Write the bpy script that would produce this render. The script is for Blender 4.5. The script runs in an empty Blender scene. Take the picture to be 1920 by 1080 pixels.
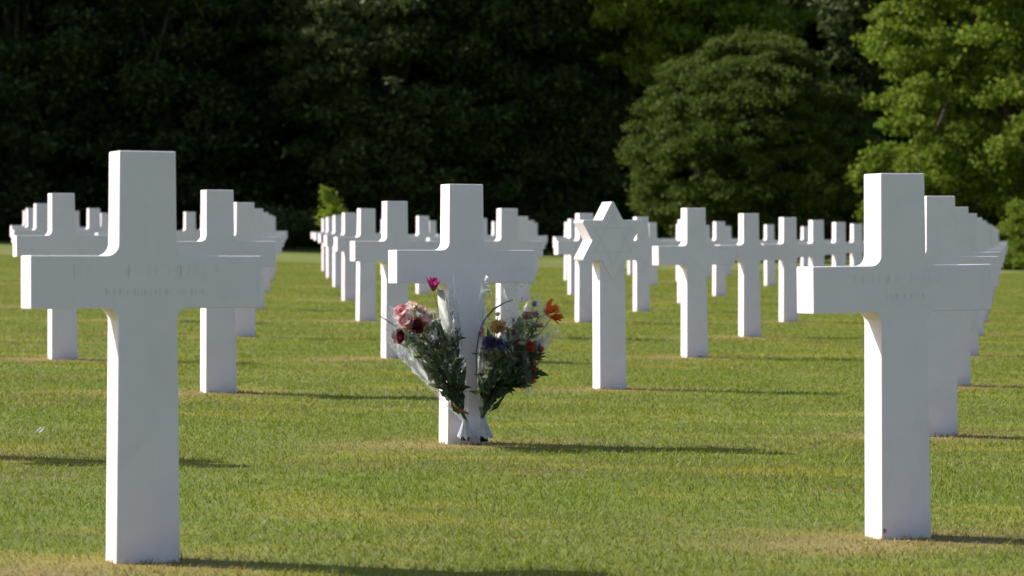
import bpy, bmesh, math, random
import numpy as np
from mathutils import Vector, Matrix

S = bpy.context.scene
R = math.radians
rng = random.Random(7)
nrg = np.random.default_rng(11)

# ------------------------------------------------------------------ camera, sky, sun, exposure
F = 5256.0                      # focal length in photo pixels (1920 wide)
PITCH = 0.005
HC = 0.8795
cd = bpy.data.cameras.new("camera")
cd.sensor_width = 36.0
cd.lens = F / 1920 * 36.0
cd.clip_start = 0.1
cd.clip_end = 5000
cd.dof.use_dof = True
cd.dof.focus_distance = 10.3
cd.dof.aperture_fstop = 6.7
cam = bpy.data.objects.new("camera", cd)
S.collection.objects.link(cam)
cam.location = (0, 0, HC)
cam.rotation_euler = (R(90) - PITCH, 0, 0)
S.camera = cam

SUN_EL, SUN_AZ = 40.0, -77.5     # azimuth clockwise from +Y
w = bpy.data.worlds.new("World")
S.world = w
w.use_nodes = True
wn = w.node_tree.nodes
sky = wn.new('ShaderNodeTexSky')
sky.sky_type = 'NISHITA'
sky.sun_disc = False
sky.dust_density = 2.4
sky.ozone_density = 1.8
sky.sun_elevation = R(SUN_EL)
sky.sun_rotation = R(SUN_AZ % 360)
w.node_tree.links.new(sky.outputs[0], wn['Background'].inputs[0])
wn['Background'].inputs[1].default_value = 0.094

sd = bpy.data.lights.new("sun", 'SUN')
sd.energy = 4.5
sd.angle = R(0.5)
sd.color = (1.0, 0.94, 0.85)
sun = bpy.data.objects.new("sun", sd)
S.collection.objects.link(sun)
to_sun = Vector((math.sin(R(SUN_AZ)) * math.cos(R(SUN_EL)), math.cos(R(SUN_AZ)) * math.cos(R(SUN_EL)), math.sin(R(SUN_EL))))
sun.rotation_euler = to_sun.to_track_quat('Z', 'Y').to_euler()
sun.location = (-30, 10, 40)

S.view_settings.view_transform = 'Standard'
S.view_settings.look = 'None'
S.view_settings.gamma = 1.0
S.view_settings.exposure = 0.78

# ------------------------------------------------------------------ ground shape and pixel helpers
def gz(X, Y):
    X = np.clip(X, -22, 22)
    Y = np.clip(Y, -20, 125)
    return -0.0178 * X + 0.01524 * Y - 0.00105e-3 * Y * Y + 0.04253e-2 * X * X

def ray(px, py, Y):
    """point at depth Y on the sight line through photo pixel (px, py)"""
    return Vector(((px - 960) / F * Y, Y, HC - Y * ((py - 540) / F + PITCH)))

def ground_at(px, py):
    Y = 8.0
    for k in range(60):
        X = (px - 960) / F * Y
        s = (py - 540) / F + PITCH
        Y = Y + 0.6 * ((HC - float(gz(X, Y))) / max(s, 1e-4) - Y) if s > 1e-4 else Y
    X = (px - 960) / F * Y
    return Vector((X, Y, float(gz(X, Y))))

# ------------------------------------------------------------------ object helpers
def tag(o, label=None, cat=None, group=None, kind=None):
    for k, v in (('label', label), ('category', cat), ('group', group), ('kind', kind)):
        if v:
            o[k] = v
    return o

def link(name, me, mat=None, parent=None):
    o = bpy.data.objects.new(name, me)
    S.collection.objects.link(o)
    if mat is not None:
        me.materials.append(mat)
    if parent is not None:
        o.parent = parent
    return o

def empty(name, loc, rz=0.0):
    o = bpy.data.objects.new(name, None)
    S.collection.objects.link(o)
    o.location = loc
    o.rotation_euler = (0, 0, rz)
    o.empty_display_size = 0.2
    return o

def np_mesh(name, V, faces, smooth=False):
    """V (n,3); faces: int array (m,k)"""
    V = np.ascontiguousarray(V, dtype=np.float32)
    faces = np.ascontiguousarray(faces, dtype=np.int32)
    m, k = faces.shape
    me = bpy.data.meshes.new(name)
    me.vertices.add(len(V))
    me.vertices.foreach_set('co', V.ravel())
    me.loops.add(m * k)
    me.loops.foreach_set('vertex_index', faces.ravel())
    me.polygons.add(m)
    me.polygons.foreach_set('loop_start', np.arange(0, m * k, k, dtype=np.int32))
    me.polygons.foreach_set('loop_total', np.full(m, k, dtype=np.int32))
    if smooth:
        me.polygons.foreach_set('use_smooth', np.ones(m, dtype=bool))
    me.update(calc_edges=True)
    return me

def bm_mesh(name, bm, smooth=False):
    me = bpy.data.meshes.new(name)
    bmesh.ops.recalc_face_normals(bm, faces=bm.faces)
    bm.to_mesh(me)
    bm.free()
    if smooth:
        for p in me.polygons:
            p.use_smooth = True
    return me

def tube(bm, pts, radii, n=8, cap=True):
    pts = [Vector(p) for p in pts]
    rings = []
    up = Vector((0.13, 0.31, 0.94))
    for i, p in enumerate(pts):
        d = (pts[min(i + 1, len(pts) - 1)] - pts[max(i - 1, 0)]).normalized()
        a = d.cross(up)
        if a.length < 1e-3:
            a = d.cross(Vector((1, 0, 0)))
        a.normalize()
        b = d.cross(a)
        rings.append([bm.verts.new(p + radii[i] * (math.cos(2 * math.pi * k / n) * a + math.sin(2 * math.pi * k / n) * b)) for k in range(n)])
    for r0, r1 in zip(rings, rings[1:]):
        for k in range(n):
            bm.faces.new((r0[k], r0[(k + 1) % n], r1[(k + 1) % n], r1[k]))
    if cap:
        bm.faces.new(rings[0][::-1])
        bm.faces.new(rings[-1])

def lathe(bm, prof, n=16, c=(0, 0, 0)):
    rings = []
    for r, z in prof:
        rings.append([bm.verts.new((c[0] + r * math.cos(2 * math.pi * k / n), c[1] + r * math.sin(2 * math.pi * k / n), c[2] + z)) for k in range(n)])
    for r0, r1 in zip(rings, rings[1:]):
        for k in range(n):
            bm.faces.new((r0[k], r0[(k + 1) % n], r1[(k + 1) % n], r1[k]))
    return rings

# ------------------------------------------------------------------ materials
class NT:
    def __init__(self, name):
        self.m = bpy.data.materials.new(name)
        self.m.use_nodes = True
        self.t = self.m.node_tree
        self.b = self.t.nodes['Principled BSDF']
        self.out = self.t.nodes['Material Output']
    def n(self, typ, **kw):
        x = self.t.nodes.new(typ)
        for k, v in kw.items():
            setattr(x, k, v)
        return x
    def l(self, a, b):
        self.t.links.new(a, b)
    def noise(self, scale, detail=4, rough=0.55, vec=None, dist=0.0):
        x = self.n('ShaderNodeTexNoise')
        x.inputs['Scale'].default_value = scale
        x.inputs['Detail'].default_value = detail
        x.inputs['Roughness'].default_value = rough
        x.inputs['Distortion'].default_value = dist
        if vec is not None:
            self.l(vec, x.inputs['Vector'])
        return x.outputs['Fac']
    def ramp(self, fac, stops):
        x = self.n('ShaderNodeValToRGB')
        e = x.color_ramp.elements
        while len(e) < len(stops):
            e.new(0.5)
        for i, (p, c) in enumerate(stops):
            e[i].position = p
            e[i].color = (c[0], c[1], c[2], 1) if not isinstance(c, float) else (c, c, c, 1)
        self.l(fac, x.inputs['Fac'])
        return x.outputs['Color']
    def mix(self, fac, a, b, mode='MIX'):
        x = self.n('ShaderNodeMix', data_type='RGBA', blend_type=mode)
        for s, v in ((x.inputs[0], fac), (x.inputs[6], a), (x.inputs[7], b)):
            if isinstance(v, bpy.types.NodeSocket):
                self.l(v, s)
            elif isinstance(v, (int, float)):
                s.default_value = v
            else:
                s.default_value = (v[0], v[1], v[2], 1)
        return x.outputs[2]
    def math(self, op, a, b=0.0):
        x = self.n('ShaderNodeMath', operation=op)
        for s, v in ((x.inputs[0], a), (x.inputs[1], b)):
            if isinstance(v, bpy.types.NodeSocket):
                self.l(v, s)
            else:
                s.default_value = v
        return x.outputs[0]
    def bump(self, h, strength, dist):
        x = self.n('ShaderNodeBump')
        x.inputs['Strength'].default_value = strength
        x.inputs['Distance'].default_value = dist
        self.l(h, x.inputs['Height'])
        self.l(x.outputs[0], self.b.inputs['Normal'])

def mat_marble():
    k = NT("white_marble")
    tc = k.n('ShaderNodeTexCoord').outputs['Object']
    oi = k.n('ShaderNodeObjectInfo')
    off = k.n('ShaderNodeVectorMath', operation='ADD')
    k.l(tc, off.inputs[0])
    sc = k.n('ShaderNodeVectorMath', operation='SCALE')
    k.l(oi.outputs['Location'], sc.inputs[0])
    sc.inputs['Scale'].default_value = 3.7
    k.l(sc.outputs[0], off.inputs[1])
    v = off.outputs[0]
    vein = k.noise(4.0, 8, 0.6, v, 1.2)
    fine = k.noise(60, 4, 0.6, v)
    c1 = k.ramp(vein, [(0.3, (0.81, 0.715, 0.775)), (0.5, (0.88, 0.775, 0.84)), (0.7, (0.90, 0.795, 0.86))])
    c2 = k.mix(k.ramp(fine, [(0.35, 0.0), (0.75, 0.12)]), c1, (0.68, 0.63, 0.62))
    # splash dirt close to the soil, with its own ragged outline
    sep = k.n('ShaderNodeSeparateXYZ')
    k.l(tc, sep.inputs[0])
    h = k.math('ADD', sep.outputs['Z'], k.math('MULTIPLY', k.noise(14, 5, 0.7, v), 0.12))
    d = k.ramp(h, [(0.055, 1.0), (0.13, 0.0)])
    c3 = k.mix(k.math('MULTIPLY', d, 0.35), c2, (0.42, 0.38, 0.28))
    mp = k.n('ShaderNodeMapping')
    mp.inputs['Scale'].default_value = (1, 1, 0.09)
    k.l(v, mp.inputs['Vector'])
    c3 = k.mix(k.ramp(k.noise(26, 4, 0.6, mp.outputs[0]), [(0.5, 0.0), (0.75, 0.10)]), c3, (0.60, 0.56, 0.54))
    c3 = k.mix(k.math('MULTIPLY', oi.outputs['Random'], 0.34), c3, (0.66, 0.62, 0.62))
    k.l(c3, k.b.inputs['Base Color'])
    k.b.inputs['Roughness'].default_value = 0.62
    k.b.inputs['Specular IOR Level'].default_value = 0.3
    k.bump(k.noise(220, 3, 0.6, v), 0.12, 0.002)
    return k.m

def mat_plain(name, col, rough=0.6, var=0.15, scale=40, trans=0.0):
    k = NT(name)
    tc = k.n('ShaderNodeTexCoord').outputs['Object']
    nz = k.noise(scale, 4, 0.6, tc)
    a = [c * (1 - var) for c in col]
    b = [min(1, c * (1 + var)) for c in col]
    c = k.ramp(nz, [(0.3, a), (0.7, b)])
    k.l(c, k.b.inputs['Base Color'])
    k.b.inputs['Roughness'].default_value = rough
    if trans > 0:
        t = k.n('ShaderNodeBsdfTranslucent')
        k.l(c, t.inputs[0])
        ms = k.n('ShaderNodeMixShader')
        ms.inputs[0].default_value = trans
        k.l(k.b.outputs[0], ms.inputs[1])
        k.l(t.outputs[0], ms.inputs[2])
        k.l(ms.outputs[0], k.out.inputs['Surface'])
    return k.m

def mat_leaf(name, stops, rough=0.5, trans=0.3, patch=None):
    """leaf material: every leaf gets its own tone"""
    k = NT(name)
    g = k.n('ShaderNodeNewGeometry')
    c = k.ramp(g.outputs['Random Per Island'], stops)
    if patch:
        tc = k.n('ShaderNodeTexCoord').outputs['Object']
        c = k.mix(k.ramp(k.noise(patch[0], 3, 0.5, tc), [(0.42, 0.0), (0.62, 1.0)]), c, patch[1], 'MULTIPLY')
    k.l(c, k.b.inputs['Base Color'])
    k.b.inputs['Roughness'].default_value = rough
    k.b.inputs['Specular IOR Level'].default_value = 0.12
    t = k.n('ShaderNodeBsdfTranslucent')
    k.l(c, t.inputs[0])
    ms = k.n('ShaderNodeMixShader')
    ms.inputs[0].default_value = trans
    k.l(k.b.outputs[0], ms.inputs[1])
    k.l(t.outputs[0], ms.inputs[2])
    k.l(ms.outputs[0], k.out.inputs['Surface'])
    return k.m

GREENS = [(0.0, (0.168, 0.212, 0.013)), (0.5, (0.205, 0.240, 0.016)), (0.82, (0.258, 0.270, 0.028)), (0.93, (0.29, 0.27, 0.075)), (1.0, (0.46, 0.42, 0.22))]

def lawn_colour(k, base):
    """large patches and dry ground, shared by the soil sheet and the blades"""
    tc = k.n('ShaderNodeNewGeometry').outputs['Position']
    mp = k.n('ShaderNodeMapping')
    mp.inputs['Rotation'].default_value = (0, 0, -0.44)
    mp.inputs['Scale'].default_value = (0.45, 1.0, 0.3)
    k.l(tc, mp.inputs['Vector'])
    v = mp.outputs[0]
    p1 = k.noise(0.9, 4, 0.6, v)
    p2 = k.noise(4.5, 4, 0.6, v)
    c = k.mix(k.ramp(p1, [(0.40, 0.0), (0.56, 0.9)]), base, (0.15, 0.212, 0.014), 'MIX')
    p3 = k.noise(2.1, 3, 0.5, v)
    c = k.mix(k.ramp(p3, [(0.52, 0.0), (0.66, 0.7)]), c, (0.30, 0.29, 0.03))
    c = k.mix(k.ramp(p2, [(0.55, 0.0), (0.72, 0.55)]), c, (0.31, 0.245, 0.085))
    at = k.n('ShaderNodeAttribute', attribute_name='dry')
    c = k.mix(at.outputs['Fac'], c, (0.42, 0.27, 0.125))
    return c

def mat_grass():
    k = NT("grass_blades")
    g = k.n('ShaderNodeNewGeometry')
    c = k.ramp(g.outputs['Random Per Island'], GREENS)
    p = lawn_colour(k, c)
    c = k.mix(0.70, c, p)
    k.l(c, k.b.inputs['Base Color'])
    k.b.inputs['Roughness'].default_value = 0.6
    k.b.inputs['Specular IOR Level'].default_value = 0.22
    t = k.n('ShaderNodeBsdfTranslucent')
    k.l(c, t.inputs[0])
    ms = k.n('ShaderNodeMixShader')
    ms.inputs[0].default_value = 0.42
    k.l(k.b.outputs[0], ms.inputs[1])
    k.l(t.outputs[0], ms.inputs[2])
    k.l(ms.outputs[0], k.out.inputs['Surface'])
    return k.m

def mat_ground():
    k = NT("lawn_soil")
    tc = k.n('ShaderNodeNewGeometry').outputs['Position']
    f = k.noise(60, 5, 0.7, tc)
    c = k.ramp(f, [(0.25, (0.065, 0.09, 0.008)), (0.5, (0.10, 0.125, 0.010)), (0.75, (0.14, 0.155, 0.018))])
    c = k.mix(1.0, lawn_colour(k, c), (0.72, 0.72, 0.72), 'MULTIPLY')   # evenly darkened so the flat sheet matches the blades
    k.l(c, k.b.inputs['Base Color'])
    k.b.inputs['Roughness'].default_value = 0.9
    k.bump(k.noise(90, 4, 0.7, tc), 0.6, 0.02)
    return k.m

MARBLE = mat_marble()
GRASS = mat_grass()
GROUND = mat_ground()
BARK = mat_plain("bark", (0.06, 0.045, 0.032), 0.9, 0.4, 6)

# ------------------------------------------------------------------ grid of graves
TH = 0.44146
E1 = 2.32557
E2 = 3.53168
SK = -0.05022
A0 = Vector((-0.9407, 7.25145))
U1 = Vector((math.cos(TH), math.sin(TH)))
V2 = Vector((-math.sin(TH + SK), math.cos(TH + SK)))

def grave(i, j):
    p = A0 + U1 * (E1 * i) + V2 * (E2 * j)
    return Vector((p.x, p.y, float(gz(p.x, p.y))))

ORD = ['first', 'second', 'third', 'fourth', 'fifth', 'sixth', 'seventh', 'eighth', 'ninth', 'tenth', 'eleventh', 'twelfth', 'thirteenth', 'fourteenth']
LAB = {
    (0, 0): 'large white marble cross in the left foreground with faint worn lettering on its arms',
    (1, 0): 'large white marble cross in the right foreground, a small dirt spot at its foot',
    (1, 1): 'white marble cross in the middle with two wrapped flower bouquets at its foot',
    (2, 2): 'white star topped headstone on a plain shaft, the only star among the crosses',
    (1, 2): 'white cross partly behind the right arm of the left foreground cross',
    (1, 3): 'white cross behind the left arm of the left foreground cross',
    (2, 6): 'second white cross in the little fan at the far left edge',
    (3, 9): 'third white cross in the little fan at the far left edge',
    (4, 12): 'fourth and smallest white cross in the little fan at the far left edge',
    (4, 11): 'thin sliver of white cross at the right shoulder of the far left edge cross',
    (3, 8): 'small white cross just left of the upright of the left foreground cross',
    (5, 13): 'tiny far cross wedged against the left side of the left foreground cross upright',
    (2, 5): 'white cross almost wholly hidden behind the upright of the left foreground cross',
    (3, 7): 'white cross with only its right arm showing beside the left foreground cross upright',
    (4, 9): 'small far white cross right of the left foreground cross upright, in the dark gap',
    (5, 11): 'far cross showing a thin bright edge left of the second left upright',
    (2, 3): 'white cross just left of the flower decked cross, first of the fan stepping left',
    (6, 10): 'far cross just glimpsed over the arm of the cross left of the flowers',
    (7, 11): 'far cross glimpsed as a sliver behind the upright of the flower decked cross',
    (7, 12): 'far cross glimpsed left of the upright beside the flower decked cross',
    (5, 8): 'small white cross showing above the left arm of the flower decked cross',
    (8, 13): 'tiny far cross stepping out right of the one above the flower cross left arm',
    (4, 6): 'cross hidden behind the upright of the flower decked cross but for a sliver',
    (6, 9): 'narrow strip of white cross along the right side of the flower cross upright',
    (8, 12): 'bright thin edge of a far cross in the dark gap right of the flower cross',
    (3, 4): 'white cross above the right arm of the flower decked cross',
    (5, 7): 'second white cross in the fan above the right arm of the flower cross',
    (7, 10): 'third white cross in the fan above the right arm of the flower cross',
    (9, 13): 'last tiny cross in the fan above the right arm of the flower cross',
    (4, 5): 'white cross just left of the star headstone, nearest of the three there',
    (6, 8): 'second of the three white crosses left of the star headstone',
    (8, 11): 'farthest and leftmost of the three white crosses left of the star headstone',
    (7, 9): 'far cross behind the star headstone, its lit edge right of the star shaft',
    (10, 13): 'tiny far cross hidden behind the right points of the star headstone',
    (9, 12): 'tiny far cross hidden behind the middle of the star headstone',
    (5, 6): 'white cross just right of the star headstone',
    (8, 10): 'small cross stepping out right of the cross beside the star headstone',
    (6, 7): 'white cross tucked behind the left side of the first cross right of the star',
    (9, 11): 'far cross tucked behind the first big cross right of the star headstone',
    (10, 12): 'thin strip of far cross on the right side of the first cross past the star',
    (7, 8): 'small white cross between the first and second bigger crosses right of the star',
    (11, 13): 'tiny cross stepping out right of the small one between the first two past the star',
    (8, 9): 'far cross hidden behind the second bigger cross right of the star headstone',
    (9, 10): 'small white cross between the second and third bigger crosses right of the star',
    (10, 11): 'far cross hidden behind the third bigger cross right of the star headstone',
    (11, 12): 'thin small cross between the third and fourth bigger crosses right of the star',
    (12, 13): 'far cross hidden behind the fourth bigger cross right of the star headstone',
}
for k, ij in enumerate([(3, 3), (4, 4), (5, 5), (6, 6), (7, 7), (8, 8), (9, 9)]):
    LAB[ij] = '%s bigger white cross right of the star headstone in the line going back' % ORD[k]
for k in range(1, 14):
    LAB[(k + 1, k)] = '%s white cross in the overlapping stack hidden behind the right foreground cross' % ORD[k]
for k, ij in enumerate([(2, 4), (3, 6), (4, 8), (5, 10), (6, 12)]):
    LAB[ij] = '%s white cross in the overlapping fan to the right of the left foreground cross' % ORD[k + 1]
for k, ij in enumerate([(3, 5), (4, 7), (5, 9), (6, 11), (7, 13)]):
    LAB[ij] = '%s white cross in the fan stepping left from the flower decked cross' % ORD[k + 1]
# one more stone stands just outside the frame on the left: its shadow falls across the grass in view
LAB[(0, 1)] = 'white cross out of frame on the left whose shadow crosses the left foreground grass'
graves = [(i, j, grave(i, j)) for (i, j) in sorted(LAB, key=lambda q: (q[1], q[0]))]

# ------------------------------------------------------------------ ground sheet
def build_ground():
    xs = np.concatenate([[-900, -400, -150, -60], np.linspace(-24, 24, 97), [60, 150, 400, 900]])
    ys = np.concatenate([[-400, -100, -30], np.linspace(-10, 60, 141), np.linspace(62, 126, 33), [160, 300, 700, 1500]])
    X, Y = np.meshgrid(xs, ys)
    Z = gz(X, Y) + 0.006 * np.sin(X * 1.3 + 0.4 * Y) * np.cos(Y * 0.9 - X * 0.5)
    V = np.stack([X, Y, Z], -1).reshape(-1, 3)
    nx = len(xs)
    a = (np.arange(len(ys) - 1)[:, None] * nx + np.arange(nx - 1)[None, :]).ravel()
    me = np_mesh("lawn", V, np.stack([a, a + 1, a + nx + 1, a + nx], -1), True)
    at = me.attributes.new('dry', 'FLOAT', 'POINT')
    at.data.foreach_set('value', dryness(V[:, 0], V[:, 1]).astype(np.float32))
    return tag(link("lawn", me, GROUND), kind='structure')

def dryness(X, Y):
    """worn, sun-dried turf in a strip along every row of graves, strongest beside each stone"""
    q = np.stack([X - A0.x, Y - A0.y], -1)
    M = np.linalg.inv(np.array([[U1.x * E1, V2.x * E2], [U1.y * E1, V2.y * E2]]))
    g = q @ M.T
    fi, fj = g[:, 0], g[:, 1]
    di = (fi - np.round(fi)) * E1
    dj = (fj - np.round(fj)) * E2
    n = 0.5 + 0.5 * np.sin(X * 7.1 + 3 * np.sin(Y * 5.3)) * np.cos(Y * 8.7 + 2 * np.sin(X * 4.1))
    spot = np.exp(-(((di + 0.15) / 0.46) ** 2 + ((dj + 0.07) / 0.24) ** 2))
    strip = np.exp(-((dj + 0.02) / 0.26) ** 2)
    ok = (Y < 75)
    return np.clip(spot * (0.55 + 0.7 * n) + strip * 0.14 * n, 0, 0.95) * ok

build_ground()

# ------------------------------------------------------------------ headstones
H = 1.07
DEP = 0.094
ARM_T, ARM_B = H * (1 - 0.253), H * (1 - 0.381)
SPAN = 0.622
WB, WT = 0.171, 0.152

def extrude_outline(pts, depth, bevel, y0=None):
    bm = bmesh.new()
    y = -depth / 2 if y0 is None else y0
    f = bm.faces.new([bm.verts.new((p[0], y, p[1])) for p in pts])
    r = bmesh.ops.extrude_face_region(bm, geom=[f])
    bmesh.ops.translate(bm, verts=[v for v in r['geom'] if isinstance(v, bmesh.types.BMVert)], vec=(0, depth, 0))
    bmesh.ops.recalc_face_normals(bm, faces=bm.faces)
    if bevel > 0:
        es = [e for e in bm.edges if len(e.link_faces) == 2 and e.calc_face_angle(0) > 0.5]
        bmesh.ops.bevel(bm, geom=es, offset=bevel, segments=2, profile=0.5, affect='EDGES', clamp_overlap=True)
    return bm

def arc(cx, cz, r, a0, a1, n=6):
    return [(cx + r * math.cos(R(a0 + (a1 - a0) * k / n)), cz + r * math.sin(R(a0 + (a1 - a0) * k / n))) for k in range(n + 1)]

def cross_mesh():
    wb, wt = WB / 2, WT / 2
    fw = lambda z: wb + (wt - wb) * z / H
    r = 0.032
    at, ab, sp = ARM_T, ARM_B, SPAN / 2
    right = [(wb + 0.003, -0.16), (fw(ab - r), ab - r)]
    right += arc(fw(ab) + r, ab - r, r, 180, 90)[1:]
    right += [(sp, ab), (sp, at)]
    right += arc(fw(at) + r, at + r, r, 270, 180)
    right += [(wt, H)]
    left = [(-x, z) for x, z in reversed(right)]
    return bm_mesh("cross_headstone", extrude_outline(right + left, DEP, 0.0035))

def star_mesh():
    """shaft and the six pointed star that tops it, one stone"""
    bm = extrude_outline([(WB / 2, -0.16), (WB / 2 - 0.006, 0.74), (-WB / 2 + 0.006, 0.74), (-WB / 2, -0.16)], DEP, 0.0035)
    sm = extrude_outline(star_outline(STAR_R), DEP + 0.024, 0.003)
    tmp = bpy.data.meshes.new("tmp")
    sm.to_mesh(tmp)
    sm.free()
    tmp.transform(Matrix.Translation((0, 0, STAR_Z)))
    bm.from_mesh(tmp)
    bpy.data.meshes.remove(tmp)
    return bm_mesh("star_headstone", bm)

STAR_R = 0.228
STAR_Z = 1.068 - STAR_R

def star_outline(r):
    ri = r / math.sqrt(3)
    o = []
    for k in range(12):
        rr = r if k % 2 == 0 else ri
        a = R(90 - 30 * k)
        o.append((rr * math.cos(a), rr * math.sin(a)))
    # the tips are cut slightly blunt
    out = []
    for k in range(12):
        if k % 2 == 0:
            p, q, s = Vector(o[k]), Vector(o[k - 1]), Vector(o[(k + 1) % 12])
            out.append(tuple(p + (q - p).normalized() * 0.014))
            out.append(tuple(p + (s - p).normalized() * 0.014))
        else:
            out.append(o[k])
    return out[::-1]

CARVED = mat_plain("carved_marble", (0.75, 0.67, 0.715), 0.7, 0.06, 30)
DIRT = mat_plain("dark_dirt", (0.24, 0.21, 0.20), 0.9, 0.4, 90)

def carved_lines(rows, seed):
    """worn lettering too faint to read: shallow strokes"""
    rr = random.Random(seed)
    bm = bmesh.new()
    y = -DEP / 2
    def stroke(x0, z0, x1, z1, t):
        d = Vector((x1 - x0, z1 - z0))
        if d.length < 1e-5:
            return
        n = Vector((-d.y, d.x)).normalized() * t / 2
        q = [(x0 + n.x, z0 + n.y), (x1 + n.x, z1 + n.y), (x1 - n.x, z1 - n.y), (x0 - n.x, z0 - n.y)]
        vs = [bm.verts.new((a, y - 0.0006, b)) for a, b in q] + [bm.verts.new((a, y + 0.001, b)) for a, b in q]
        bm.faces.new(vs[:4])
        for k in range(4):
            bm.faces.new((vs[k], vs[4 + k], vs[4 + (k + 1) % 4], vs[(k + 1) % 4]))
    for x0, x1, z, h in rows:
        x = x0
        while x < x1:
            wd = h * rr.uniform(0.4, 0.6)
            if rr.random() > 0.16:
                for s in range(rr.randint(1, 2)):
                    xs = x + wd * rr.choice((0, 0.5, 1))
                    stroke(xs, z, xs + wd * rr.uniform(-0.2, 0.2), z + h, 0.0019)
                if rr.random() > 0.4:
                    zz = z + h * rr.choice((0, 0.5, 1))
                    stroke(x, zz, x + wd, zz, 0.0018)
            x += wd + h * 0.28
    return bm_mesh("inscription", bm)

def blot(bm, cx, cz, r, y, seed, n=14, sx=1.0):
    rr = random.Random(seed)
    vs = []
    for k in range(n):
        a = 2 * math.pi * k / n
        q = r * rr.uniform(0.6, 1.15)
        vs.append(bm.verts.new((cx + sx * q * math.cos(a), y, cz + q * math.sin(a))))
    c = bm.verts.new((cx, y - 0.0008, cz))
    for k in range(n):
        bm.faces.new((c, vs[k], vs[(k + 1) % n]))

CROSS = cross_mesh()
CROSS.materials.append(MARBLE)
STAR = star_mesh()
STAR.materials.append(MARBLE)
LEAN = {(0, 0): (-0.05, 0), (1, 0): (-0.8, 0), (1, 1): (-0.1, 0), (1, 2): (-0.4, 0), (1, 3): (-0.5, 0), (3, 3): (-0.6, 0)}

for i, j, p in graves:
    star = (i, j) == (2, 2)
    o = bpy.data.objects.new('star_headstone' if star else 'cross_headstone', STAR if star else CROSS)
    S.collection.objects.link(o)
    o.location = (p.x - math.sin(TH) * DEP / 2, p.y + math.cos(TH) * DEP / 2, p.z)
    lr = random.Random(i * 131 + j * 17)
    lean = LEAN.get((i, j), (-0.35 + lr.uniform(-0.5, 0.5), lr.uniform(-0.4, 0.4)))
    o.rotation_euler = (R(lean[1]), R(lean[0]), TH + R(lr.uniform(-0.8, 0.8) if j > 1 else 0))
    tag(o, LAB[(i, j)], 'headstone', 'white headstones standing in rows on the lawn')
    if (i, j) == (0, 0):
        link('inscription', carved_lines([(-0.21, 0.20, 0.745, 0.031), (-0.12, 0.16, 0.698, 0.016)], 3), CARVED, o)
    if (i, j) == (1, 0):
        link('inscription', carved_lines([(-0.17, 0.12, 0.748, 0.029), (-0.06, 0.08, 0.702, 0.016)], 9), CARVED, o)
        bm = bmesh.new(); blot(bm, -0.077, 0.022, 0.009, -DEP / 2 - 0.0008, 8, sx=0.7)
        link('dirt_mark', bm_mesh('dirt_mark', bm), DIRT, o)
    if star:
        bm = bmesh.new()
        yy = -(DEP + 0.024) / 2
        for s in (1, -1):
            tri = [Vector((0.135 * math.cos(R(90 * s + 120 * k)), 0.135 * math.sin(R(90 * s + 120 * k)))) for k in range(3)]
            for k in range(3):
                a, b = tri[k], tri[(k + 1) % 3]
                n = Vector((-(b - a).y, (b - a).x)).normalized() * 0.0022
                yo = yy - (0.0008 if s > 0 else 0.0012)
                q = [a + n, b + n, b - n, a - n]
                bm.faces.new([bm.verts.new((v.x, yo, v.y + STAR_Z)) for v in q])
        link('carved_star', bm_mesh('carved_star', bm), CARVED, o)

# ------------------------------------------------------------------ grass blades (what nobody could count)
def ground_z_sheet(X, Y):
    return gz(X, Y) + 0.006 * np.sin(X * 1.3 + 0.4 * Y) * np.cos(Y * 0.9 - X * 0.5)

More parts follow.
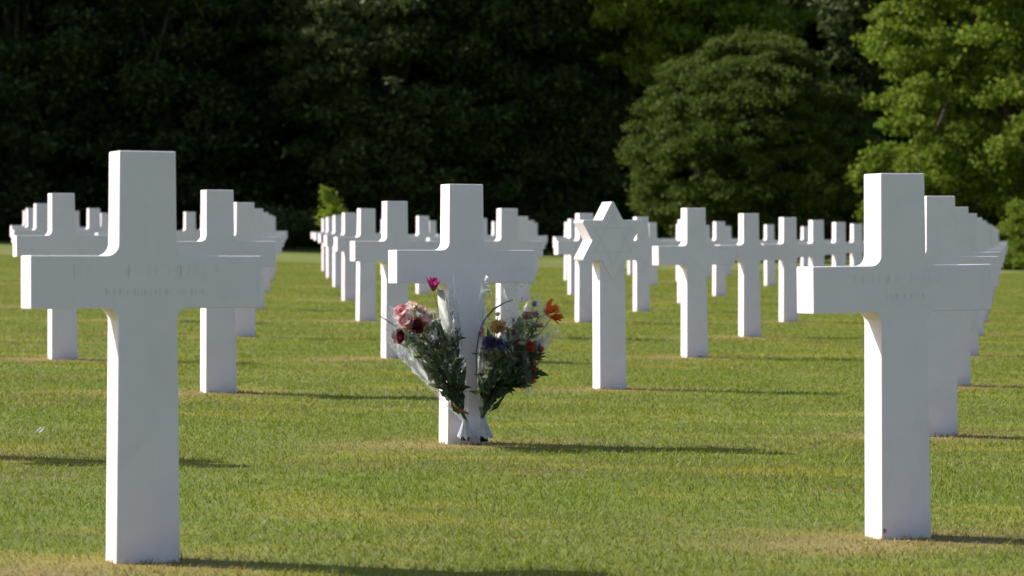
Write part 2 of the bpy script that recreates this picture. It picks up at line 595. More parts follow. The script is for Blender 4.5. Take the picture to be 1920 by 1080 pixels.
def build_grass():
    N = 1500000
    # density falls with distance; blades widen as they thin out
    y0, y1, pw = 5.2, 70.0, 0.5
    t = nrg.random(N)
    Y = (y0 ** pw + t * (y1 ** pw - y0 ** pw)) ** (1 / pw)
    X = (nrg.random(N) * 2 - 1) * (0.25 * Y + 1.3)
    # keep the blades out of the stones
    keep = np.ones(N, bool)
    for i, j, p in graves:
        if p.y > 40:
            continue
        dx, dy = X - p.x, Y - p.y
        a = dx * U1.x + dy * U1.y
        b = -dx * U1.y + dy * U1.x
        keep &= ~((np.abs(a) < WB / 2 + 0.004) & (b > -0.004) & (b < DEP + 0.004))
    X, Y = X[keep], Y[keep]
    n = len(X)
    dry = dryness(X, Y)
    patch = 0.5 + 0.5 * np.sin(X * 2.3 + 1.7 * np.sin(Y * 1.1)) * np.sin(Y * 1.9 + 1.3 * np.sin(X * 1.7))
    sc = (Y / 7.0) ** 0.5
    fringe = np.ones(n)
    for i, j, p in graves:                                       # the mower leaves a taller fringe round each stone
        if p.y < 40:
            a = (X - p.x) * U1.x + (Y - p.y) * U1.y
            b_ = -(X - p.x) * U1.y + (Y - p.y) * U1.x
            dd = np.maximum(np.abs(a) - WB / 2, np.abs(b_ - DEP / 2) - DEP / 2)
            fringe += 1.3 * np.exp(-(np.maximum(dd, 0) / 0.025) ** 2) * nrg.random(n)
    h = (0.009 + 0.010 * nrg.random(n) + 0.005 * patch) * fringe * np.where(nrg.random(n) > 0.985, 1.4 + 1.6 * nrg.random(n), 1.0) * (1 - 0.35 * dry) * (0.85 + 0.15 * sc)
    wd = (0.0008 + 0.0008 * nrg.random(n)) * sc * 1.15
    Z = ground_z_sheet(X, Y) - 0.004
    az = nrg.random(n) * 2 * np.pi
    ln = az + nrg.normal(0, 0.6, n)
    lean = h * (0.3 + 1.3 * nrg.random(n))
    bx, by = np.cos(az + np.pi / 2) * wd, np.sin(az + np.pi / 2) * wd
    lx, ly = np.cos(ln) * lean, np.sin(ln) * lean
    V = np.empty((n, 5, 3), np.float32)
    V[:, 0] = np.stack([X - bx, Y - by, Z], -1)
    V[:, 1] = np.stack([X + bx, Y + by, Z], -1)
    V[:, 2] = np.stack([X + bx * 0.8 + lx * 0.35, Y + by * 0.8 + ly * 0.35, Z + h * 0.6], -1)
    V[:, 3] = np.stack([X - bx * 0.8 + lx * 0.35, Y - by * 0.8 + ly * 0.35, Z + h * 0.6], -1)
    V[:, 4] = np.stack([X + lx, Y + ly, Z + h], -1)
    b = (np.arange(n) * 5)[:, None]
    tri = np.concatenate([b + np.array([[0, 1, 2]]), b + np.array([[0, 2, 3]]), b + np.array([[3, 2, 4]])], 1).reshape(-1, 3)
    me = np_mesh("grass", V.reshape(-1, 3), tri)
    at = me.attributes.new('dry', 'FLOAT', 'POINT')
    at.data.foreach_set('value', np.repeat(dry, 5).astype(np.float32))
    return tag(link("grass", me, GRASS), 'short mown lawn grass with sun dried patches around the headstones', 'grass', kind='stuff')

build_grass()

# ------------------------------------------------------------------ trees
def leaf_quads(P, Nrm, size, rnd, aspect=0.5):
    """rhombic leaves at P facing Nrm"""
    n = len(P)
    Nrm = Nrm / np.linalg.norm(Nrm, axis=1, keepdims=True)
    r = nrg.normal(size=(n, 3))
    a = np.cross(Nrm, r)
    a /= np.linalg.norm(a, axis=1, keepdims=True) + 1e-9
    b = np.cross(Nrm, a)
    s = (size * (1 - rnd + 2 * rnd * nrg.random(n)))[:, None]
    V = np.stack([P - a * s * 0.5, P + b * s * aspect * 0.5 - a * s * 0.08, P + a * s * 0.5, P - b * s * aspect * 0.5 - a * s * 0.08], 1)
    return V.reshape(-1, 3), np.arange(4 * n).reshape(n, 4)

def crown_points(lobes, n, shell=0.8, droop=0.25):
    C = np.array([l[0] for l in lobes]); Rr = np.array([l[1] for l in lobes])
    pr = Rr.min(axis=1) ** 2
    k = nrg.choice(len(lobes), n, p=pr / pr.sum())
    d = nrg.normal(size=(n, 3))
    d /= np.linalg.norm(d, axis=1, keepdims=True)
    rad = 1.1 - shell * nrg.random(n) ** 1.3 + 0.22 * nrg.normal(size=n)
    P = C[k] + d * Rr[k] * rad[:, None]
    Nn = d * 0.5 + nrg.normal(size=(n, 3)) * 0.9 + np.array([-0.1, -0.1, droop])
    return P, Nn

def tree(name, label, c, rx, ry, z0, z1, nl, lr, n, leaf, mat, trunk_r, group=None, aspect=0.5, seed=0, extra=(), fmin=0.62):
    """trunk and limbs carrying a crown of leaf clumps; c = foot on the ground"""
    q = np.random.default_rng(seed)
    root = empty(name, c)
    tag(root, label, 'bush' if 'bush' in name or 'hedge' in name else 'tree', group)
    zc, rz = (z0 + z1) / 2, (z1 - z0) / 2
    lobes = []
    for k in range(nl):
        d = q.normal(size=3)
        d /= np.linalg.norm(d)
        f = q.uniform(fmin, 1.0) if k > nl * 0.2 else q.uniform(0.1, 0.6)
        r = q.uniform(*lr)
        pos = np.array([d[0] * (rx - r * 0.8) * f, d[1] * (ry - r * 0.8) * f, zc + d[2] * (rz - r * 0.6) * f])
        lobes.append((pos, np.array([r * q.uniform(0.8, 1.6), r * q.uniform(0.8, 1.6), r * q.uniform(0.4, 0.8)])))
    main = list(lobes)
    for px, py, Y, r in extra:                                   # outer sprays reaching into the light
        lobes.append((np.array(ray(px, py, Y) - Vector(c)), np.array([r * 1.3, r, r * 0.7])))
    P, Nn = crown_points(lobes, n)
    V, Fc = leaf_quads(P, Nn, leaf, 0.4, aspect)
    ok = P[:, 2] > 0.05
    Fc = Fc[ok]
    link('crown', np_mesh('crown', V, Fc), mat, root)
    bm = bmesh.new()
    top = Vector((0, 0, z0 + (z1 - z0) * 0.55))
    pts = [Vector((0, 0, -0.3)), Vector((0.05 * rx, 0, top.z * 0.35)), Vector((-0.04 * rx, 0.03 * ry, top.z * 0.7)), top]
    tube(bm, pts, [trunk_r * 1.35, trunk_r, trunk_r * 0.75, trunk_r * 0.4], 9)
    for k in sorted(range(nl), key=lambda k: -lobes[k][1].min())[:16]:
        e = Vector(lobes[k][0])
        s = pts[1].lerp(pts[3], q.uniform(0.0, 0.8))
        m = s.lerp(e, 0.5) + Vector((q.normal() * 0.1 * rx, q.normal() * 0.1 * rx, 0.08 * (z1 - z0)))
        tube(bm, [s, m, e], [trunk_r * 0.42, trunk_r * 0.28, trunk_r * 0.09], 6)
    link('trunk', bm_mesh('trunk', bm, True), BARK, root)
    return root

def foot(px, Y):
    X = (px - 960) / F * Y
    return Vector((X, Y, float(gz(X, Y))))

LEAF_BRIGHT = mat_leaf("leaf_bright", [(0.0, (0.085, 0.15, 0.012)), (0.5, (0.14, 0.21, 0.018)), (1.0, (0.24, 0.275, 0.045))], 0.55, 0.5)
LEAF_MID = mat_leaf("leaf_olive", [(0.0, (0.046, 0.076, 0.010)), (0.5, (0.072, 0.104, 0.014)), (1.0, (0.115, 0.142, 0.028))], 0.6, 0.4)
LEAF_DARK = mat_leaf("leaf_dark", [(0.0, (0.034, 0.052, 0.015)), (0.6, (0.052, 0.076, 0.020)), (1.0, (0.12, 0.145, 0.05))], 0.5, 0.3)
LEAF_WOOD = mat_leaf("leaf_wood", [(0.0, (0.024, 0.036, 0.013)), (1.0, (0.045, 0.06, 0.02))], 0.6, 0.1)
LEAF_FRESH = mat_leaf("leaf_fresh", [(0.0, (0.20, 0.30, 0.02)), (1.0, (0.30, 0.36, 0.05))], 0.5, 0.5)

tree('leafy_tree', 'bright green sunlit tree filling the upper right corner behind the right foreground cross',
     foot(1902, 78), 4.3, 3.8, -0.9, 13.0, 460, (0.2, 0.6), 230000, 0.145, LEAF_BRIGHT, 0.22, seed=3, fmin=0.74, extra=[(1632, 318, 76.5, 0.36), (1612, 336, 76.3, 0.24), (1650, 290, 76.5, 0.36), (1634, 350, 76.3, 0.3), (1642, 385, 76.3, 0.32), (1628, 402, 76.3, 0.26), (1668, 345, 76.5, 0.5), (1648, 190, 76.5, 0.3), (1668, 60, 76.5, 0.35)])
tree('low_bush', 'small bright bush at the right edge of the lawn below the sunlit tree',
     foot(1922, 74.5), 0.8, 0.7, -0.2, 1.95, 26, (0.18, 0.36), 11000, 0.10, LEAF_BRIGHT, 0.04, seed=5)
tree('round_tree', 'rounded olive green tree with drooping sprays between the star headstone and the bright tree',
     foot(1410, 92), 4.2, 3.8, -0.6, 7.6, 620, (0.2, 0.46), 240000, 0.14, LEAF_MID, 0.2, seed=8, aspect=0.4, fmin=0.86)
tree('broad_tree', 'taller half lit tree rising behind the rounded olive tree, its crown leaving the top edge',
     foot(1310, 106), 4.9, 4.5, 4.2, 21.0, 420, (0.35, 0.8), 150000, 0.2, LEAF_BRIGHT, 0.35, seed=13)
SPRAYS = [(600, 12, 101, 0.35), (622, 30, 101, 0.4), (645, 10, 101.5, 0.45), (585, 60, 101, 0.3), (612, 72, 100.5, 0.35), (640, 75, 100.5, 0.3), (655, 48, 101, 0.3), (628, 95, 101, 0.22), (735, 150, 101, 0.2), (742, 165, 101, 0.18), (770, 8, 101.5, 0.35)]
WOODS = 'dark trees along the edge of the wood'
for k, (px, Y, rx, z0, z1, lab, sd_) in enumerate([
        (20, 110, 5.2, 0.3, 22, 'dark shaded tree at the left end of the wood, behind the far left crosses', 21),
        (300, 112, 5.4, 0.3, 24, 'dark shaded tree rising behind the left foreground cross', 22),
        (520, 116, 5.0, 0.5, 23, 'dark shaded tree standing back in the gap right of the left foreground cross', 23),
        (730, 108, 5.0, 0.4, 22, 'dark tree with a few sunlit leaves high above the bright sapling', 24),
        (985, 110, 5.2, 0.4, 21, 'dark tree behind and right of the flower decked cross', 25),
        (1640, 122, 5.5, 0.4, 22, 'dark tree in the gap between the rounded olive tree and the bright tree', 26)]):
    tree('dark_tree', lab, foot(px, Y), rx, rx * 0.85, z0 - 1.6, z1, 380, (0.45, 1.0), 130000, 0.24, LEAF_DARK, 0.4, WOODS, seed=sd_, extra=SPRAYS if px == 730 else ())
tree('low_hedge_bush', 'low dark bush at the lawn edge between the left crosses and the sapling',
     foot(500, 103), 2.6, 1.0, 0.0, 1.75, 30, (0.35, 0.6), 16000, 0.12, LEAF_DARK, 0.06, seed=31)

def sapling():
    c = foot(612, 91)
    root = empty('young_sapling', c)
    tag(root, 'slender bright green sapling catching the sun before the dark wood', 'tree')
    P = []
    for px, py, r, n in [(607, 355, 0.13, 60), (612, 368, 0.16, 90), (623, 375, 0.16, 90), (630, 385, 0.2, 120), (620, 395, 0.2, 120), (632, 402, 0.24, 140), (612, 408, 0.24, 140), (625, 425, 0.3, 160)]:
        p = ray(px, py, 91) - c
        P.append(np.array(p) + nrg.normal(size=(n, 3)) * r * 0.6)
    P = np.concatenate(P)
    V, Fc = leaf_quads(P, nrg.normal(size=P.shape) + np.array([-0.6, -0.2, 0.6]), 0.13, 0.3, 0.5)
    link('crown', np_mesh('crown', V, Fc), LEAF_FRESH, root)
    bm = bmesh.new()
    tube(bm, [(0, 0, -0.1), (0.05, 0, 0.9), ray(618, 400, 91) - c, ray(610, 360, 91) - c], [0.03, 0.025, 0.018, 0.008], 7)
    link('trunk', bm_mesh('trunk', bm, True), BARK, root)
sapling()

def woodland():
    """the wood behind, plus an unseen left arm added to shade the dark trees, one dense mass"""
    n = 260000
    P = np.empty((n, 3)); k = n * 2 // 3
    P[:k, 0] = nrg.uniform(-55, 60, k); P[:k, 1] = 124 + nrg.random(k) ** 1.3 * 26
    P[k:, 0] = nrg.uniform(-52, -25, n - k); P[k:, 1] = nrg.uniform(101, 126, n - k)  # unseen left flank, placed to cast shade on the dark trees
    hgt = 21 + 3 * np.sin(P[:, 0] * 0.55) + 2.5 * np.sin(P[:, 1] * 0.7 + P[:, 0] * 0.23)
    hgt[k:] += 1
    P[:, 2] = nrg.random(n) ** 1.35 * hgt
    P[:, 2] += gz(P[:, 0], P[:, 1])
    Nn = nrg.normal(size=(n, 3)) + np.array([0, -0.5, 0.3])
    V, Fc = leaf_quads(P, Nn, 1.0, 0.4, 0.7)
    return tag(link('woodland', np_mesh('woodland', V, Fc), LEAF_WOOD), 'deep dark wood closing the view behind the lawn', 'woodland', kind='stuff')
woodland()

# ------------------------------------------------------------------ bouquets at the middle cross
B = grave(1, 1)
NB = Vector((math.sin(TH), -math.cos(TH), 0))          # out of the stone's face

def bp(px, py, t=0.0):
    """point t metres in front of a sheet 7 cm before the middle cross's face, on the sight line through the pixel"""
    off = 0.07 + t
    Y = B.y
    for _ in range(12):
        X = (px - 960) / F * Y
        Y = B.y + math.tan(TH) * (X - B.x) - off / math.cos(TH)
    return ray(px, py, Y)

def petals_mesh(bm, c, axis, rings):
    """rings: (count, length, width, tilt from axis in degrees, inward curl)"""
    ax = Vector(axis).normalized()
    a = ax.orthogonal().normalized()
    b = ax.cross(a)
    for ri, (cnt, ln, wd, tilt, curl) in enumerate(rings):
        for k in range(cnt):
            th = 2 * math.pi * (k + 0.5 * (ri % 2)) / cnt + rng.uniform(-0.15, 0.15)
            out = a * math.cos(th) + b * math.sin(th)
            tan = ax.cross(out)
            tl = R(tilt + rng.uniform(-8, 8))
            d = ax * math.cos(tl) + out * math.sin(tl)
            nr = -ax * math.sin(tl) + out * math.cos(tl)
            L = ln * rng.uniform(0.85, 1.12)
            rows = []
            for u in (0.0, 0.35, 0.7, 1.0):
                wv = wd * (0.35, 0.9, 1.0, 0.15)[(0.0, 0.35, 0.7, 1.0).index(u)] * 0.5
                p = Vector(c) + out * 0.002 + d * (L * u) - nr * (curl * L * u * u)
                rows.append([bm.verts.new(p - tan * wv - nr * 0.12 * wv), bm.verts.new(p + nr * 0.18 * wv), bm.verts.new(p + tan * wv - nr * 0.12 * wv)])
            for r0, r1 in zip(rows, rows[1:]):
                for q in range(2):
                    bm.faces.new((r0[q], r0[q + 1], r1[q + 1], r1[q]))

def flower_mat(name, a, b):
    return mat_leaf(name, [(0.0, a), (0.55, a), (0.75, b), (1.0, b)], 0.55, 0.42)

M_PINK = flower_mat("petal_pink", (0.70, 0.30, 0.34), (0.82, 0.66, 0.62))
M_CREAM = flower_mat("petal_cream", (0.80, 0.70, 0.56), (0.78, 0.50, 0.46))
M_RED = flower_mat("petal_dark_red", (0.22, 0.012, 0.03), (0.32, 0.04, 0.06))
M_MAG = flower_mat("petal_magenta", (0.28, 0.01, 0.10), (0.45, 0.05, 0.25))
M_ORANGE = flower_mat("petal_orange", (0.70, 0.13, 0.03), (0.75, 0.20, 0.04))
M_YEL = flower_mat("petal_amber", (0.60, 0.30, 0.04), (0.66, 0.38, 0.08))
M_BLUE = flower_mat("petal_blue", (0.045, 0.05, 0.14), (0.14, 0.09, 0.24))
M_SCAR = flower_mat("petal_scarlet", (0.50, 0.04, 0.03), (0.58, 0.12, 0.08))
M_WHITE = flower_mat("petal_white", (0.75, 0.75, 0.68), (0.78, 0.78, 0.72))
M_RUST = flower_mat("leaf_rust", (0.25, 0.07, 0.02), (0.35, 0.13, 0.05))
M_LEAFD = mat_leaf("florist_leaf", [(0.0, (0.016, 0.032, 0.013)), (0.6, (0.036, 0.062, 0.022)), (1.0, (0.08, 0.115, 0.045))], 0.35, 0.25)
M_SPRIG = mat_leaf("florist_sprig", [(0.0, (0.07, 0.12, 0.04)), (1.0, (0.14, 0.2, 0.08))], 0.5, 0.3)
M_STEM = mat_plain("flower_stem", (0.03, 0.05, 0.02), 0.6, 0.2, 60)
M_TAPE = mat_plain("dark_border", (0.06, 0.065, 0.075), 0.4, 0.2, 60)
M_PAPER = mat_plain("white_paper", (0.80, 0.81, 0.79), 0.6, 0.05, 50, 0.65)
M_RIB = mat_plain("dull_red_ribbon", (0.22, 0.06, 0.05), 0.5, 0.15, 60)

def mat_cello(name, tint, body):
    k = NT(name)
    tc = k.n('ShaderNodeTexCoord').outputs['Object']
    t = k.n('ShaderNodeBsdfTransparent')
    t.inputs[0].default_value = (*tint, 1)
    g = k.n('ShaderNodeBsdfGlossy')
    g.inputs['Roughness'].default_value = 0.16
    d = k.n('ShaderNodeBsdfTranslucent')
    d.inputs[0].default_value = (0.8, 0.82, 0.85, 1)
    bmp = k.n('ShaderNodeBump')
    bmp.inputs['Strength'].default_value = 0.9
    bmp.inputs['Distance'].default_value = 0.02
    k.l(k.noise(26, 4, 0.6, tc, 1.5), bmp.inputs['Height'])
    k.l(bmp.outputs[0], g.inputs['Normal'])
    k.l(bmp.outputs[0], d.inputs['Normal'])
    m1 = k.n('ShaderNodeMixShader'); m1.inputs[0].default_value = 0.5
    k.l(g.outputs[0], m1.inputs[1]); k.l(d.outputs[0], m1.inputs[2])
    m2 = k.n('ShaderNodeMixShader')
    k.l(k.ramp(k.noise(13, 3, 0.6, tc, 2.0), [(0.45, body * 0.45), (0.56, body), (0.66, min(1.0, body * 4.5))]), m2.inputs[0])  # denser streaks put into the film as its highlights
    k.l(t.outputs[0], m2.inputs[1]); k.l(m1.outputs[0], m2.inputs[2])
    k.l(m2.outputs[0], k.out.inputs['Surface'])
    return k.m
M_CELLO = mat_cello("cellophane", (0.95, 0.96, 0.965), 0.18)

def loc(root, p):
    return Vector(p) - root.location

def leaves_between(bm, root, pts, n, ln, wd, spread):
    """lance shaped leaves along the polyline of (px, py, half width px, t)"""
    for k in range(n):
        f = rng.random() ** 0.8 * (len(pts) - 1)
        i = min(int(f), len(pts) - 2)
        g = f - i
        a, b = pts[i], pts[i + 1]
        px, py, hw, t = [a[q] + (b[q] - a[q]) * g for q in range(4)]
        o = rng.uniform(-1, 1)
        p = loc(root, bp(px + o * hw, py + rng.uniform(-8, 8), t + rng.uniform(-0.04, 0.05)))
        p1 = loc(root, bp(b[0] + o * b[2] * 1.3, b[1], t))
        d = (p1 - p)
        d = d.normalized() if d.length > 1e-4 else Vector((0, 0, 1))
        spr = spread * (0.3 if f < 1 else 1.0)
        d = (d + Vector((rng.gauss(0, spr), rng.gauss(0, spr), rng.gauss(0, spr)))).normalized()
        s = d.cross(Vector((rng.gauss(0, .5), -1, rng.gauss(0, .5)))).normalized()
        nr = s.cross(d)
        L, W = ln * rng.uniform(0.6, 1.3), wd * rng.uniform(0.6, 1.3)
        base, tip = bm.verts.new(p), bm.verts.new(p + d * L - nr * L * 0.15)
        m = p + d * L * 0.45 + nr * L * 0.06
        l, r_ = bm.verts.new(m - s * W), bm.verts.new(m + s * W)
        c = bm.verts.new(m - nr * W * 0.3)
        bm.faces.new((base, l, c)); bm.faces.new((base, c, r_)); bm.faces.new((l, tip, c)); bm.faces.new((c, tip, r_))

def sheet(bm, rows):
    """thin curved sheet through rows of points"""
    vs = [[bm.verts.new(p) for p in r] for r in rows]
    for r0, r1 in zip(vs, vs[1:]):
        for q in range(len(r0) - 1):
            bm.faces.new((r0[q], r0[q + 1], r1[q + 1], r1[q]))

def wrap_cone(bm, root, tie, rim, rt, rr, depth, ruff, seed, gap=(0.0, 1.0)):
    """ruffled cone of film from the tie to its rim; tie, rim are points, rr the rim half width"""
    q = random.Random(seed)
    ph = [q.uniform(0, 6.28) for _ in range(4)]
    ax = (rim - tie)
    side = Vector((math.cos(TH), math.sin(TH), 0))
    side = (side - ax.normalized() * side.dot(ax.normalized())).normalized()
    fw = ax.normalized().cross(side)
    nu, nv = 56, 10
    rows = []
    for v in range(nv + 1):
        s = v / nv
        row = []
        for u in range(nu + 1):
            f = gap[0] + (gap[1] - gap[0]) * u / nu
            th = 2 * math.pi * f
            r = rt + (rr - rt) * s ** 0.85
            r *= 1 + s * ruff * (0.5 * math.sin(5 * th + ph[0]) + 0.35 * math.sin(11 * th + ph[1]) + 0.25 * math.sin(17 * th + ph[2] + 3 * s))
            e = 1 + s * 0.14 * math.sin(3 * th + ph[3]) + s * 0.06 * math.sin(13 * th + ph[1])
            row.append(tie + ax * s * e + side * r * math.cos(th) + fw * r * depth * math.sin(th))
        rows.append(row)
    sheet(bm, rows)

def stems_mesh(root, footp, tiep, heads):
    bm = bmesh.new()
    for h in heads:
        j = Vector((rng.uniform(-.012, .012), rng.uniform(-.012, .012), 0))
        tube(bm, [footp + j * 1.4, tiep + j * 0.5, (tiep + h) / 2 + Vector((0, 0, 0.02)), h], [0.0028, 0.0026, 0.0022, 0.0016], 5)
    return bm_mesh('stems', bm, True)

def wrap_foot(bm, top, bot, r0, r1, seed):
    q = random.Random(seed)
    ph = q.uniform(0, 6)
    n = 40
    rows = []
    for v in range(6):
        s = v / 5
        c = top.lerp(bot, s)
        row = []
        for k in range(n + 1):
            th = 2 * math.pi * k / n
            r = (r0 + (r1 - r0) * s) * (1 + 0.22 * s * math.sin(7 * th + ph) + 0.1 * math.sin(13 * th))
            row.append(c + Vector((r * math.cos(th), r * 0.75 * math.sin(th), 0.006 * s * math.sin(5 * th + ph))))
        rows.append(row)
    sheet(bm, rows)

def put_flower(root, name, px, py, t, axis, rings, mat, label=None):
    bm = bmesh.new()
    c = loc(root, bp(px, py, t))
    petals_mesh(bm, c, axis, rings)
    o = link(name, bm_mesh(name, bm, True), mat, root)
    if label:
        o['label'] = label
    return c

ROSE = lambda s: [(5, 0.9 * s, 0.75 * s, 14, -0.1), (6, 1.05 * s, 0.95 * s, 32, 0.05), (7, 1.15 * s, 1.05 * s, 52, 0.2), (7, 1.2 * s, 1.1 * s, 74, 0.35)]
MUM = lambda s: [(10, 0.85 * s, 0.34 * s, 12, -0.25), (16, 0.98 * s, 0.36 * s, 34, -0.15), (20, 1.05 * s, 0.36 * s, 58, -0.05), (22, 1.08 * s, 0.36 * s, 82, 0.1)]
LILY = lambda s: [(3, 1.5 * s, 0.5 * s, 48, 0.35), (3, 1.5 * s, 0.62 * s, 58, 0.45), (5, 0.8 * s, 0.05 * s, 14, 0.1)]

def film_flap(root, px, py, pw, ph, t, seed):
    q = random.Random(seed)
    a, b, c = q.uniform(0, 6), q.uniform(0, 6), q.uniform(0, 6)
    rows = []
    for v in range(11):
        f = v / 10
        row = []
        for u in range(13):
            g = u / 12 * 2 - 1
            w_ = pw * (0.35 + 0.65 * f) * (1 + 0.12 * math.sin(4 * f + a))
            row.append(loc(root, bp(px + g * w_, py - ph * f * (1 + 0.10 * math.sin(3.1 * g + b)), t + 0.025 * math.sin(4.5 * g + 3 * f + a) + 0.012 * math.sin(11 * g + 5 * f + c) - 0.02 * g * g)))
        rows.append(row)
    bm = bmesh.new()
    sheet(bm, rows)
    link('film_flap', bm_mesh('film_flap', bm, True), M_CELLO, root)

def left_bouquet():
    g = bp(872, 826, -0.03)
    g.z = float(gz(g.x, g.y))
    root = empty('flower_bouquet', g)
    tag(root, 'left bouquet of pink and dark red roses in clear film leaning on the middle cross', 'bouquet', 'wrapped bouquets at the middle cross')
    fr = (-0.25, -0.8, 0.5)
    heads = []
    heads.append(put_flower(root, 'rose', 757, 590, 0.05, (-0.4, -0.7, 0.6), ROSE(0.034), M_PINK))
    heads.append(put_flower(root, 'rose', 786, 590, 0.04, (0.1, -0.7, 0.7), ROSE(0.033), M_CREAM))
    heads.append(put_flower(root, 'rose', 764, 607, 0.08, fr, ROSE(0.033), M_PINK))
    heads.append(put_flower(root, 'rose', 780, 612, 0.08, (0.1, -0.9, 0.3), ROSE(0.032), M_RED, 'dark red rose'))
    heads.append(put_flower(root, 'rose', 752, 630, 0.08, (-0.5, -0.8, 0.1), ROSE(0.031), M_RED, 'dark red rose'))
    heads.append(put_flower(root, 'rose', 800, 600, 0.05, (0.3, -0.8, 0.4), ROSE(0.024), M_RED, 'dark red rose'))
    heads.append(put_flower(root, 'rose', 772, 580, 0.03, (-0.1, -0.6, 0.8), ROSE(0.028), M_CREAM))
    heads.append(put_flower(root, 'rose', 795, 606, 0.06, (0.2, -0.8, 0.5), ROSE(0.026), M_PINK))
    heads.append(put_flower(root, 'lily', 812, 545, 0.03, (0.1, -0.35, 1.0), [(4, 0.062, 0.026, 16, -0.05), (4, 0.058, 0.03, 34, 0.1)], M_MAG, 'magenta bloom standing highest'))
    ft, ti = loc(root, bp(872, 826, -0.03)), loc(root, bp(872, 786, 0.0))
    link('stems', stems_mesh(root, ft, ti, heads), M_STEM, root)
    bm = bmesh.new()
    leaves_between(bm, root, [(866, 775, 7, 0.02), (845, 725, 18, 0.03), (826, 680, 28, 0.03), (812, 635, 36, 0.03), (800, 612, 34, 0.01)], 480, 0.07, 0.011, 0.38)
    link('leaves', bm_mesh('leaves', bm), M_LEAFD, root)
    bm = bmesh.new()
    leaves_between(bm, root, [(838, 700, 30, 0.05), (800, 655, 40, 0.06), (770, 630, 30, 0.05)], 46, 0.06, 0.008, 0.6)
    link('sprigs', bm_mesh('sprigs', bm), M_SPRIG, root)
    bm = bmesh.new()
    tube(bm, [loc(root, bp(775, 640, 0.04)), loc(root, bp(742, 612, 0.05)), loc(root, bp(712, 592, 0.05))], [0.0035, 0.003, 0.002], 6)
    tw = link('twig', bm_mesh('twig', bm, True), M_STEM, root)
    bm = bmesh.new()
    wrap_cone(bm, root, loc(root, bp(872, 786, 0.0)), loc(root, bp(786, 592, 0.045)), 0.014, 0.175, 0.42, 0.22, 4)
    link('wrap', bm_mesh('wrap', bm, True), M_CELLO, root)
    for pts in ([(826, 543, 6), (830, 570, 9), (836, 600, 11), (842, 628, 7), (846, 652, 2)], [(764, 655, 3), (774, 675, 8), (786, 698, 13), (800, 712, 3)]):
        bm = bmesh.new()
        sheet(bm, [[loc(root, bp(px - hw, py, 0.055)), loc(root, bp(px, py, 0.068)), loc(root, bp(px + hw, py, 0.05))] for px, py, hw in pts])
        bmesh.ops.solidify(bm, geom=bm.faces[:], thickness=0.0008)
        link('paper_edge', bm_mesh('paper_edge', bm, True), M_PAPER, root)
    bm = bmesh.new()
    tube(bm, [loc(root, bp(850, 757, 0.045)), loc(root, bp(862, 768, 0.05)), loc(root, bp(878, 776, 0.045))], [0.004, 0.006, 0.004], 8)
    link('ribbon', bm_mesh('ribbon', bm, True), M_RIB, root)
    bm = bmesh.new()
    wrap_foot(bm, loc(root, bp(873, 786, 0.0)), loc(root, bp(873, 821, -0.02)), 0.010, 0.027, 2)
    link('wrap_foot', bm_mesh('wrap_foot', bm, True), M_FOOT, root)
    film_flap(root, 745, 665, 34, 85, 0.085, 3)
    film_flap(root, 842, 640, 18, 95, 0.05, 5)

M_FOOT = mat_plain("milky_film", (0.62, 0.67, 0.80), 0.3, 0.12, 70, 0.35)

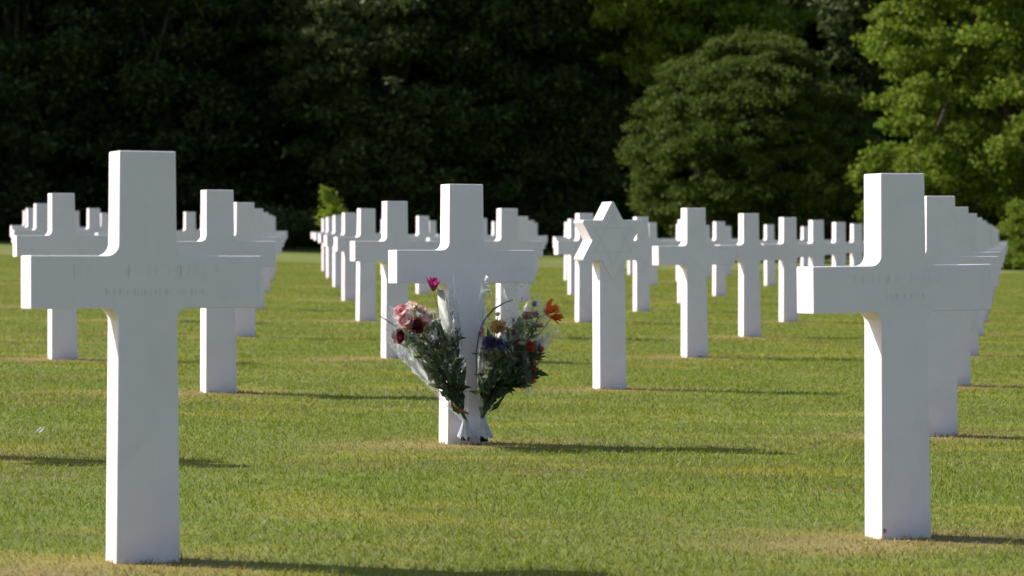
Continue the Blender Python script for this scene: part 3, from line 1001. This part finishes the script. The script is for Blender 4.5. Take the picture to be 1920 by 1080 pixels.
def right_bouquet():
    g = bp(907, 828, -0.03)
    g.z = float(gz(g.x, g.y))
    root = empty('flower_bouquet', g)
    tag(root, 'right bouquet with orange lily, amber bloom and blue flowers in dark edged clear film', 'bouquet', 'wrapped bouquets at the middle cross')
    heads = []
    heads.append(put_flower(root, 'chrysanthemum', 934, 616, 0.06, (-0.1, -0.75, 0.65), MUM(0.036), M_YEL, 'amber yellow bloom'))
    heads.append(put_flower(root, 'chrysanthemum', 920, 643, 0.07, (-0.3, -0.9, 0.1), MUM(0.030), M_BLUE, 'deep blue bloom'))
    heads.append(put_flower(root, 'chrysanthemum', 942, 644, 0.07, (0.2, -0.9, 0.1), MUM(0.030), M_BLUE, 'violet blue bloom'))
    heads.append(put_flower(root, 'rose', 906, 625, 0.06, (-0.7, -0.6, 0.3), ROSE(0.018), M_PINK, 'pink rose'))
    heads.append(put_flower(root, 'rose', 960, 624, 0.06, (0.2, -0.8, 0.4), ROSE(0.020), M_RED, 'dark red rose'))
    heads.append(put_flower(root, 'rose', 986, 596, 0.04, (0.2, -0.7, 0.7), ROSE(0.022), M_SCAR, 'scarlet rose'))
    heads.append(put_flower(root, 'rose', 1001, 592, 0.04, (0.4, -0.6, 0.6), ROSE(0.018), M_SCAR, 'scarlet rose'))
    heads.append(put_flower(root, 'rose', 989, 652, 0.07, (0.5, -0.8, 0.2), ROSE(0.024), M_SCAR, 'scarlet rose'))
    heads.append(put_flower(root, 'rose', 976, 642, 0.07, (0.1, -0.8, 0.4), ROSE(0.018), M_RED, 'dark red rose'))
    heads.append(put_flower(root, 'lily', 1022, 588, 0.03, (0.75, -0.35, 0.45), [(3, 0.070, 0.024, 20, 0.1), (4, 0.070, 0.024, 46, 0.35), (3, 0.062, 0.026, 75, 0.4)], M_ORANGE, 'orange lily'))
    heads.append(put_flower(root, 'lily', 1036, 594, 0.03, (0.9, -0.4, -0.05), [(3, 0.05, 0.02, 20, 0.1), (4, 0.045, 0.02, 50, 0.3)], M_ORANGE, 'orange lily drooping outward'))
    heads.append(put_flower(root, 'rose', 1010, 655, 0.05, (0.6, -0.7, 0.1), ROSE(0.016), M_SCAR, 'scarlet rose'))
    heads.append(put_flower(root, 'lily', 1008, 612, 0.04, (0.6, -0.6, 0.2), LILY(0.018), M_ORANGE, 'small orange bloom'))
    heads.append(put_flower(root, 'blossom_or_glare', 1013, 640, 0.04, (0.5, -0.8, 0.2), [(6, 0.022, 0.012, 60, 0.1), (5, 0.018, 0.012, 30, 0)], M_WHITE))  # white petals stand in for a glare strip on the film
    heads.append(put_flower(root, 'blossom_or_glare', 934, 592, 0.05, (-0.2, -0.6, 0.7), [(6, 0.016, 0.012, 40, 0.0), (5, 0.016, 0.012, 15, 0)], M_WHITE))
    heads.append(put_flower(root, 'chrysanthemum', 1003, 571, 0.03, (0.2, -0.7, 0.6), MUM(0.014), flower_mat("petal_lilac", (0.22, 0.24, 0.55), (0.35, 0.33, 0.6)), 'lilac bloom'))
    ft, ti = loc(root, bp(907, 828, -0.03)), loc(root, bp(904, 784, 0.0))
    link('stems', stems_mesh(root, ft, ti, heads), M_STEM, root)
    bm = bmesh.new()
    leaves_between(bm, root, [(909, 775, 6, 0.02), (924, 735, 18, 0.03), (946, 700, 36, 0.03), (954, 665, 40, 0.03), (960, 650, 34, 0.02)], 380, 0.08, 0.011, 0.38)
    leaves_between(bm, root, [(936, 718, 14, 0.03), (965, 722, 24, 0.03), (985, 700, 16, 0.03)], 90, 0.07, 0.011, 0.28)
    link('leaves', bm_mesh('leaves', bm), M_LEAFD, root)
    bm = bmesh.new()
    leaves_between(bm, root, [(960, 650, 20, 0.05), (980, 622, 26, 0.05), (990, 605, 20, 0.04)], 80, 0.05, 0.007, 0.7)
    link('sprigs', bm_mesh('sprigs', bm), M_SPRIG, root)
    bm = bmesh.new()
    leaves_between(bm, root, [(972, 740, 6, 0.04), (995, 715, 8, 0.04), (1001, 685, 6, 0.04), (1003, 662, 5, 0.04)], 40, 0.05, 0.007, 0.5)
    link('rusty_leaves', bm_mesh('rusty_leaves', bm), M_RUST, root)
    bm = bmesh.new()
    wrap_cone(bm, root, loc(root, bp(904, 784, 0.0)), loc(root, bp(972, 578, 0.045)), 0.014, 0.185, 0.42, 0.22, 9)
    link('wrap', bm_mesh('wrap', bm, True), M_CELLO, root)
    bm = bmesh.new()
    arc_px = [(893, 700), (893, 660), (898, 625), (908, 600), (925, 580), (945, 568), (962, 562)]
    tube(bm, [loc(root, bp(px, py, 0.06)) for px, py in arc_px], [0.002, 0.003, 0.004, 0.0045, 0.004, 0.003, 0.002], 8)
    link('wrap_border', bm_mesh('wrap_border', bm, True), M_TAPE, root)
    bm = bmesh.new()
    wrap_foot(bm, loc(root, bp(905, 784, 0.0)), loc(root, bp(907, 820, -0.02)), 0.012, 0.034, 6)
    link('wrap_foot', bm_mesh('wrap_foot', bm, True), M_FOOT, root)
    film_flap(root, 955, 612, 52, 82, 0.075, 8)
    film_flap(root, 990, 740, 26, 120, 0.085, 21)
    film_flap(root, 1018, 668, 24, 85, 0.06, 12)

left_bouquet()
right_bouquet()

# ------------------------------------------------------------------ small things on the grass
def petal(px, py, s, label, mat, cat='petal', nm='fallen_petal'):
    g = ground_at(px, py)
    bm = bmesh.new()
    rows = []
    for v in range(5):
        f = v / 4
        wv = s * (0.25, 0.8, 1.0, 0.75, 0.2)[v] * 0.5
        rows.append([Vector((-s + 2 * s * f, y * wv, 0.02 + 0.25 * s * abs(y) + 0.3 * s * f * f)) for y in (-1, -0.4, 0.4, 1)])
    sheet(bm, rows)
    bmesh.ops.solidify(bm, geom=bm.faces[:], thickness=0.0008)
    o = link(nm, bm_mesh(nm, bm, True), mat)
    o.location = g
    o.rotation_euler = (R(55), R(-28), 0.2)
    tag(o, label, cat)
petal(78, 812, 0.022, 'pale cream fallen petal on the grass at the far left', M_WHITE)
petal(497, 985, 0.009, 'small white fallen petal in the grass right of the left foreground cross', M_WHITE)
